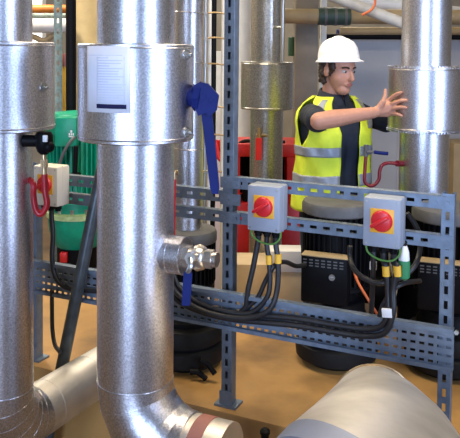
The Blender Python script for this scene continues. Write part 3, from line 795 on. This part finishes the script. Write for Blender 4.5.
# between front pipe and tall strut post
vert('black_pipe', 'black vertical pipe left of the tall strut post', 'pipe', 213, 3.9, .017, blackp)
GT = 'slim pale vertical tubes left of the tall strut post'
for x, Y, m_, lab in ((205, 3.7, bolt_m, 'slim pale vertical tube just right of the slim silver foil pipe'), (209.5, 3.72, whitep, 'slim pale vertical tube close left of the black pipe'), (222.5, 3.95, whitep, 'slim pale vertical tube immediately left of the tall strut post')):
    vert('pale_tube', lab, 'tube', x, Y, .009, m_, group=GT)
m = MB()
root = thing('wire_ladder', 'thin copper-coloured horizontal wires tying the slim pale tubes', 'wire', P(205, 235, 3.6))
for k, (y, x0, x1) in enumerate(((14, 203, 226), (39, 203, 226), (65, 195, 226), (108, 204, 226), (136, 204, 228), (172, 200, 222))):
    MB().tube([P(x0, y, 3.68), P((x0+x1)/2, y-1.5, 3.68), P(x1, y, 3.68)], .0045, 8, 3).build('wire', brass, root)
    MB().box(P(206, y, 3.675), (.016, .02, .02)).build('clip', bolt_m, root)
vert('yellow_hose', 'yellow-green vertical hose behind the blue lever arm', 'hose', 200.5, 3.45, .014, ygreen, FL, P(200, 118, 3.45).z)
vert_box('white_cabinet', 'pale narrow box behind the slim tubes left of the tall strut post', 'box', 216, 228, 5.0, whitep, FL, P(220, 51, 5).z)
vert('white_pipe', 'wide pale lagged pipe just right of the tall strut post', 'pipe', 244, 6.0, .065, whitep)
vert('grey_tube', 'slim grey tube beside the wide pale lagged pipe', 'tube', 253.5, 5.6, .02, bolt_m)
for k, (x, y0, y1) in enumerate(((215, 140, 156), (220, 140, 160))):
    tag(MB().tube([P(x, y0, 4.2), P(x+2, (y0+y1)/2, 4.2), P(x+4, y1+2, 4.2), P(231-k*2.5, y1+18, 4.2), Vector((P(231-k*2.5, 200, 4.2).x, 4.2, .4)), Vector((P(231-k*2.5, 200, 4.2).x, 4.2, FL))], .014, 8, 3).build('red_hose', redp), ['left', 'right'][k]+' short red hose behind the blue lever arm', 'hose')
# upper right ducts
tdu = rod('tan_duct', 'tan lagged horizontal duct with dark green coupling above the helmet', 'duct', 282, 16, 845, 20, 5.05, .052, tanp)
cp = MB().cyl(P(318, 16.3, 5.05), P(350, 16.5, 5.05), .062, n=32).build('coupling', mat('dark_green', (.03, .06, .045), .5), tdu, world=False); tag(cp, 'dark green coupling')
for x in (324, 334, 344): MB().cyl(P(x, 16.3, 5.05), P(x+2.5, 16.3, 5.05), .066, n=32).build('band', capm, cp, world=False)
tag(MB().cyl(P(322, -8, 4.75), P(412, 27, 4.75), .038, n=24).build('white_pipe', mat('worn_white_lagging', (.52, .49, .42), .55, 0, .2, 9)), 'white lagged pipe slanting down toward the right pipe above helmet', 'pipe')
rod('white_pipe', 'white lagged pipe at the very top left of the right pipe', 'pipe', 355, 1, 470, 14, 5.4, .045, whitep)
rod('tan_duct', 'lower tan duct along the top edge of the grey partition', 'duct', 340, 31, 800, 31, 5.45, .03, tanp)
rod('dark_pipe', 'dark pipe along the top edge of the grey partition', 'pipe', 320, 36.5, 795, 38, 5.5, .022, blackp)
tag(MB().tube([P(374, -6, 4.6), P(375, 3, 4.6), P(371, 10, 4.6), P(362, 15, 4.6)], .008, 8, 5).build('orange_cable', orangec), 'thin orange cord looping down at the top beside the white pipe', 'cord')
vert_box('steel_upright', 'pale narrow upright at the right edge of the brown pillar', 'post', 320, 326, 5.45, whitep)
vert_box('green_box', 'small dark green box left of the brown pillar', 'box', 288, 295, 5.3, mat('box_green', (.05, .14, .08), .5), P(290, 56, 5.3).z, P(290, 37, 5.3).z)
tag(MB().cyl(P(337, 36, 5.6), P(350, 36, 5.6), .055, n=24).build('blue_cap', bluep), 'blue round cap on partition top peeking above the white helmet', 'cap')  # added cap standing in for an unidentified blue object
q = P(452, 160, 5.4); tag(MB().box((q.x+.1, 5.35, (FL+q.z+.15)/2), (.3, .3, q.z+.15-FL), bev=.005).build('tan_cabinet', tanp), 'tan cabinet behind the right pipe near the right edge', 'cabinet')

# small bolt on the floor edge
q = P(265, 434, 2.45); tag(MB().lathe([(.014, -.08), (.014, .0), (.018, .002), (.018, .012), (.010, .02)], (q.x, q.y, q.z), 12).lathe([(.02, FL-q.z), (.012, -.08)], (q.x, q.y, q.z), 12).build('anchor_bolt', blackm), 'dark anchor bolt standing in front of the plinth edge', 'bolt')

# ---------------------------------------------------------------- the worker
MC = Vector((.532, 3.69, 0)); yaw = math.radians(28)
mf = Vector((math.sin(yaw), -math.cos(yaw), 0)); ml = Vector((math.cos(yaw), math.sin(yaw), 0))
def MP(a, b, z): return MC+ml*a+mf*b+Z*z
man = thing('person', 'man in white helmet and yellow hi-vis vest pressing a hand on the right pipe', 'person', (MC.x, MC.y, FL))
def mring(a, b, z, off=0., n=40, ex=2.4):
    R = []
    for k in range(n):
        t = 2*PI*k/n; c, s = math.cos(t), math.sin(t)
        R.append(MP(a*math.copysign(abs(c)**(2/ex), c), off+b*math.copysign(abs(s)**(2/ex), s), z))
    return R
TORSO = [(.60, .15, .10, 0), (.70, .165, .112, 0), (.82, .150, .104, .005), (.95, .160, .110, .01), (1.05, .172, .116, .012), (1.12, .166, .106, .008), (1.175, .138, .082, 0), (1.205, .095, .062, -.005), (1.225, .06, .05, 0)]
def tp(z):
    for i in range(len(TORSO)-1):
        if TORSO[i][0] <= z <= TORSO[i+1][0]:
            t = (z-TORSO[i][0])/(TORSO[i+1][0]-TORSO[i][0]); return [TORSO[i][k]+(TORSO[i+1][k]-TORSO[i][k])*t for k in (1, 2, 3)]
    return TORSO[-1][1:] if z > 1 else TORSO[0][1:]
# joints
RS = MP(-.142, .01, 1.135); LS = MP(.165, 0, 1.135)
RE = P(319, 121, 3.30)
LE = Vector((.84, 3.83, 1.075))
Rr = CRAD+.0105
def ysurf(X, extra=0.): 
    q = (Rr+extra)**2-(X-rx_)**2
    return ry_-(math.sqrt(q) if q > 0 else 0)
def hand_pt(x, y, extra=0.):
    Y = 3.42
    for _ in range(6):
        X = P(x, y, Y).x; Y = ysurf(X, extra)
    return P(x, y, Y)
RW = P(374, 112.5, 3.405)
LW = Vector((1.02, 3.79, 1.06))
# head frame
hy = math.radians(36); pitch = math.radians(8)
hf0 = Vector((math.sin(hy), -math.cos(hy), 0)); hl = Vector((math.cos(hy), math.sin(hy), 0))
hf = (hf0*math.cos(pitch)-Z*math.sin(pitch)); hu = (Z*math.cos(pitch)+hf0*math.sin(pitch))
HC = P(339, 70, 3.64)
def HP(a, b, c): return HC+hl*a+hf*b+hu*c           # a: his left, b: forward, c: up
HM = Matrix(((hl.x, hf.x, hu.x, HC.x), (hl.y, hf.y, hu.y, HC.y), (hl.z, hf.z, hu.z, HC.z), (0, 0, 0, 1)))
body = MB()
body.loft([mring(a, b, z, o) for z, a, b, o in TORSO])
body.caps(MP(0, -.01, 1.19), HP(0, -.03, -.06), .058, .054)
# head: skull, face, jaw
body.ball((0, -.012, .045), (.074, .095, .088), HM, 24)
body.ball((0, .018, -.02), (.062, .068, .085), HM, 24)
body.ball((0, .040, -.088), (.038, .040, .034), HM, 18)
body.ball((.030, .028, -.03), (.032, .042, .04), HM); body.ball((-.030, .028, -.03), (.032, .042, .04), HM)
body.ball((0, .066, .024), (.048, .018, .012), HM)
body.caps(HP(0, .080, .012), HP(0, .100, -.030), .008, .0125)
body.ball((0, .092, -.033), (.017, .012, .009), HM)
body.ball((0, .076, -.062), (.024, .014, .010), HM)
for s in (-1, 1):
    body.ball((s*.073, -.012, -.005), (.012, .020, .032), HM)
# arms
body.caps(MP(-.09, 0, 1.13), RS, .045, .042); body.caps(RS, RE, .043, .041); body.caps(RE, RE+(RW-RE)*.3, .043, .043); body.caps(RE+(RW-RE)*.25, RW, .043, .027)
body.caps(MP(.10, 0, 1.13), LS, .045, .044); body.caps(LS, LE, .043, .041); body.caps(LE, LW, .040, .027)
# right hand, spread on the jacket
kn = [(387.5, 101.5), (389, 105.5), (388.8, 110), (387.5, 114)]
tipsx = [(401, 92.5), (406, 100.5), (406, 107.8), (401.5, 115.8)]
pc = hand_pt(382, 108, .010)
wv = RW
for (x, y) in kn:
    k_ = hand_pt(x, y, .006); body.caps(wv, k_, .021, .0155)
for (kx, ky), (tx_, ty_) in zip(kn, tipsx):
    pts = [hand_pt(kx+(tx_-kx)*t, ky+(ty_-ky)*t-(1.2 if .2 < t < .8 else 0), e) for t, e in ((0, .006), (.42, .010), (.74, .005), (1, -.001))]
    for i, (ra_, rb__) in enumerate(((.0105, .0095), (.0095, .0088), (.0088, .0075))): body.caps(pts[i], pts[i+1], ra_*1.12, rb__*1.12, 10)
tb0 = P(378, 109, 3.41); tb1 = P(383.5, 101.5, 3.40); tb2 = P(385.3, 95.5, 3.405); tb3 = P(385.5, 90, 3.41)
body.caps(tb0, tb1, .017, .014); body.caps(tb1, tb2, .012, .0105); body.caps(tb2, tb3, .0105, .008)
# left hand behind the jacket
ld = Vector((.35, 0, .08)).normalized()
def back_pt(X, z, e=.012): return Vector((X, ry_+math.sqrt(max(0, (CRAD+e)**2-(X-rx_)**2)), z))
lp = back_pt(.835, 1.06, .02)
for k in range(4):
    zz = 1.09-k*.021; a_ = back_pt(1.055, zz, .018); b2 = back_pt(1.085, zz+.004, .014); c_ = back_pt(1.112-(.010 if k in (0, 3) else 0), zz+.006, .011)
    body.caps(LW, a_, .02, .0135); body.caps(a_, b2, .0105, .0092, 10); body.caps(b2, c_, .0092, .0078, 10)
t1_ = back_pt(1.03, 1.11, .018); t2_ = back_pt(1.045, 1.145, .013); body.caps(LW, t1_, .018, .0125); body.caps(t1_, t2_, .0115, .0085)
# legs and feet
for s in (-1, 1):
    hip, kne, ank = MP(s*.09, 0, .62), MP(s*.10, .02, .24), MP(s*.10, -.01, FL+.09)
    body.caps(hip, kne, .082, .055); body.caps(kne, kne.lerp(ank, .3), .054, .055); body.caps(kne.lerp(ank, .3), ank, .055, .036)
    body.caps(ank-Z*.04, MP(s*.12, .13, FL+.04), .038, .03)
bo = remeshed(body, 'body', skin, man, .0042, 4)
# eyes, brows, lips
for s in (-1, 1):
    e = MB(); e.ball((s*.030, .066, .004), (.012, .012, .0078), HM); ey = e.build('eye', eyew, man)
    e = MB(); e.ball((s*.030+.002, .0755, .003), (.0062, .004, .0062), HM); e.build('iris', eyed, ey)
    e = MB(); e.tube([HP(s*.014, .083, .021), HP(s*.03, .081, .026), HP(s*.048, .066, .022)], .0042, 8, 4); e.build('eyebrow', hairm, man)
l = MB(); l.ball((0, .0865, -.0575), (.020, .006, .0045), HM); l.ball((0, .0855, -.0665), (.017, .006, .005), HM); l.build('lips', lipm, man)
# hair
h = MB(); rh = random.Random(5)
h.ball((0, -.024, .045), (.078, .094, .083), HM, 20)
for k in range(44):
    a = rh.uniform(-1, 1)*1.45; zz = rh.uniform(-.070, .03)
    rr_ = .079-.010*max(0, -zz/.085)
    h.ball((math.sin(a)*rr_*.93, -.02-math.cos(a)*rr_*1.0, zz), rh.uniform(.013, .021), HM, 10)
for s in (-1, 1): h.ball((s*.070, .018, .018), (.012, .022, .026), HM); h.ball((s*.071, .012, -.01), (.008, .010, .022), HM)
remeshed(h, 'hair', hairm, man, .005, 1, (.010, 70))
# helmet
hm = MB(); n = 48
hf2 = hf0*math.cos(.0)+Z*.02; hu2 = Z-hf0*.02; HK = HC-Z*.006
HM = Matrix(((hl.x, hf2.x, hu2.x, HK.x), (hl.y, hf2.y, hu2.y, HK.y), (hl.z, hf2.z, hu2.z, HK.z), (0, 0, 0, 1)))
def hring(rx, ry, z, fw=0, cy_=-.005): return [HM @ Vector((rx*math.cos(2*PI*k/n), cy_+ry*math.sin(2*PI*k/n)+(fw*max(0, math.sin(2*PI*k/n))**2), z)) for k in range(n)]
R = [hring(.086, .106, .046, 0), hring(.106, .122, .044, .026), hring(.108, .124, .049, .028), hring(.095, .113, .060, .006), hring(.094, .113, .085), hring(.087, .105, .118), hring(.070, .086, .147), hring(.044, .056, .164), hring(.012, .018, .170)]
hm.loft(R); he = hm.build('helmet', white, man, ang=60); tag(he, 'white hard hat')
rdg = MB(); rdg.tube([HM @ Vector((0, -.005+.108*math.cos(t), .055+.118*math.sin(t))) for t in [PI*k/16 for k in range(2, 15)]], .007, 10); rdg.build('helmet_ridge', white, he)
# shirt
sh = MB()
sh.loft([mring(a+.012, b+.012, z, o) for z, a, b, o in TORSO if z >= .7 and z < 1.2]+[mring(.088, .075, 1.215, 0)])
sh.caps(MP(-.10, 0, 1.14), RS, .060, .060); sh.caps(RS, RS.lerp(RE, .90), .060, .057)
sh.caps(MP(.11, 0, 1.145), LS, .062, .058); sh.caps(LS, LS.lerp(LE, .92), .060, .052)
so = remeshed(sh, 'polo_shirt', navy, man, .008, 3, (.006, 14))
cl = MB()
for s in (-1, 1):
    rgs = []
    for k in range(12):
        t = k*PI/11*.97                       # 0 at the nape, PI at the throat
        u_ = ml*(s*math.sin(t))-mf*math.cos(t)
        base = MP(0, .004, 0)+Z*(1.272-.034*(1-math.cos(t))/2)
        p = base+Vector((u_.x*.067, u_.y*.067, 0)); w = .042+.016*k/11
        rgs.append([p, p+u_*.007, p+u_*.024-Z*w, p+u_*.016-Z*w])
    cl.loft(rgs)
cl.build('shirt_collar', navy, so, ang=80)
# hi-vis vest
VP = [(.66, .222, .146, 0), (.75, .216, .144, 0), (.82, .210, .140, .005), (.95, .202, .140, .01), (1.05, .205, .142, .010), (1.11, .205, .130, .004), (1.155, .197, .110, -.004), (1.195, .165, .094, -.006), (1.215, .135, .088, -.004), (1.230, .108, .080, -.004)]
def vprof(z):
    for i in range(len(VP)-1):
        if VP[i][0] <= z <= VP[i+1][0]+1e-9:
            t = (z-VP[i][0])/(VP[i+1][0]-VP[i][0]); return [VP[i][k]+(VP[i+1][k]-VP[i][k])*t for k in (1, 2, 3)]
    return VP[-1][1:]
def vpt(phi, z, e=0.):
    """phi = 0 at the front, positive towards his left"""
    a, b, o = vprof(z); s, c = math.sin(phi), math.cos(phi); ex = 2.3
    w = .006*math.sin(phi*9+z*17)*math.sin(z*23+1)
    return MP((a+e+w)*math.copysign(abs(s)**(2/ex), s), o+(b+e+w)*math.copysign(abs(c)**(2/ex), c), z)
def open_half(z): return math.radians(13) if z < 1.05 else math.radians(13+(z-1.05)/.19*12)
def armhole(z, front=True):
    """how far the armhole reaches to the front or the back of the side line"""
    if z < .985: return 0
    k = math.sqrt(min(1, (z-.985)/.16)) if z < 1.185 else max(0, 1-(z-1.185)/.045)
    return math.radians(31 if front else 12)*k
def vest_grid(z0, z1, e, nz, spans):
    m = MB()
    for sp in spans:
        na = 18
        vs = []; fs = []
        for i in range(nz+1):
            z = z0+(z1-z0)*i/nz; p0, p1 = sp(z)
            for j in range(na+1): vs.append(vpt(p0+(p1-p0)*j/na, z, e))
        for i in range(nz):
            for j in range(na): fs.append((i*(na+1)+j, i*(na+1)+j+1, (i+1)*(na+1)+j+1, (i+1)*(na+1)+j))
        m.add(vs, fs)
    return m
H90 = PI/2
spans = [lambda z: (open_half(z), H90-armhole(z)), lambda z: (H90+armhole(z, False), PI), lambda z: (-PI, -H90-armhole(z, False)), lambda z: (-H90+armhole(z), -open_half(z))]
vest = vest_grid(.66, 1.228, 0, 44, spans).build('hi_vis_vest', hivis, man, solid=.004, ang=80)
full = [lambda z: (open_half(z)+.01, H90), lambda z: (H90, PI), lambda z: (-PI, -H90), lambda z: (-H90, -open_half(z)-.01)]
for zc in (.965, .812):
    b = vest_grid(zc-.03, min(zc+.03, .983), .004, 6, full).build('reflective_band', refl, vest, solid=.003, ang=80); tag(b, 'grey reflective band')
for s in (-1, 1):
    sp = [lambda z, s=s: (s*math.radians(36), s*math.radians(50))] if s > 0 else [lambda z: (-math.radians(50), -math.radians(36))]
    b = vest_grid(1.07, 1.215, .0045, 12, sp).build('reflective_band', refl, vest, solid=.003, ang=80); tag(b, 'grey reflective shoulder strip')
# trousers and boots
tr = MB()
tr.loft([mring(.168, .120, .58), mring(.176, .124, .66), mring(.172, .122, .74)])
for s in (-1, 1):
    hip, kne, ank = MP(s*.09, 0, .62), MP(s*.10, .02, .24), MP(s*.10, -.01, FL+.10)
    tr.caps(hip, kne, .095, .072); tr.caps(kne, ank, .072, .062)
remeshed(tr, 'trousers', navy, man, .01, 3)
for s in (-1, 1):
    b = MB(); b.caps(MP(s*.10, -.01, FL+.12), MP(s*.10, -.02, FL+.052), .052, .05); b.caps(MP(s*.10, -.02, FL+.05), MP(s*.12, .14, FL+.045), .05, .042)
    b.box((0, 0, 0), (.095, .26, .02), Matrix.Translation(MP(s*.11, .06, FL+.010)) @ Matrix.Rotation(yaw, 4, 'Z'), bev=.006)
    b.build('boot', blackm, man)

# ---------------------------------------------------------------- lights
def area(name, loc, tgt, sx, sy, power, col):
    l = bpy.data.lights.new(name, 'AREA'); l.shape = 'RECTANGLE'; l.size = sx; l.size_y = sy; l.energy = power; l.color = col
    o = bpy.data.objects.new(name, l); C.objects.link(o); o.location = loc
    o.rotation_euler = (Vector(tgt)-Vector(loc)).to_track_quat('-Z', 'Y').to_euler()
    return o
area('assumed_daylight_left', (-1.40, -2.8, 1.5), (-.2, 2.4, .9), 1.0, 3.2, 190, (.50, .66, 1.0))  # assumed daylight source behind the camera, inferred from pipe highlights; no window built
area('assumed_daylight_right', (3.5, -1.1, 1.5), (.6, 3.0, .8), .7, 2.8, 130, (.46, .62, 1.0))  # second assumed daylight source, placed to give pipe highlights; no opening in the wall
area('assumed_hall_lamp', (-.2, 3.3, 3.15), (-.1, 3.0, 0), 1.2, .3, 50, (1.0, .84, .60))  # all four overhead lamps are assumed from the warm light; no fixtures in view
area('assumed_hall_lamp', (1.2, 1.8, 3.15), (1.0, 2.0, 0), 1.2, .3, 40, (1.0, .88, .70))  # assumed unseen lamp over the right foreground
area('assumed_hall_lamp', (.4, 6.8, 3.15), (.4, 6.8, 0), 2.5, .6, 80, (1.0, .90, .74))  # assumed unseen lamp over the back of the hall
area('assumed_hall_lamp', (-2.2, 5.4, 3.15), (-1.8, 5.4, 0), 1.2, .3, 80, (1.0, .90, .74))  # assumed unseen lamp over the left background
w = bpy.data.worlds.new('hall_air'); bpy.context.scene.world = w; w.use_nodes = True
bg = w.node_tree.nodes['Background']; bg.inputs['Color'].default_value = (.60, .56, .50, 1); bg.inputs['Strength'].default_value = .08

# ---------------------------------------------------------------- camera
cam = bpy.data.cameras.new('camera'); cam.sensor_width = 36; cam.sensor_fit = 'HORIZONTAL'; cam.lens = 36*F/460
co = bpy.data.objects.new('camera', cam); C.objects.link(co)
co.location = (0, 0, H); co.rotation_euler = (Matrix.Rotation(PI/2-TH, 3, 'X') @ Matrix.Rotation(ROLL, 3, 'Z')).to_euler(); cam.shift_y = -(219-CY)/460
sc = bpy.context.scene; sc.camera = co
sc.view_settings.view_transform = 'Standard'; sc.view_settings.look = 'None'
sc.view_settings.exposure = 0.3; sc.view_settings.gamma = 1
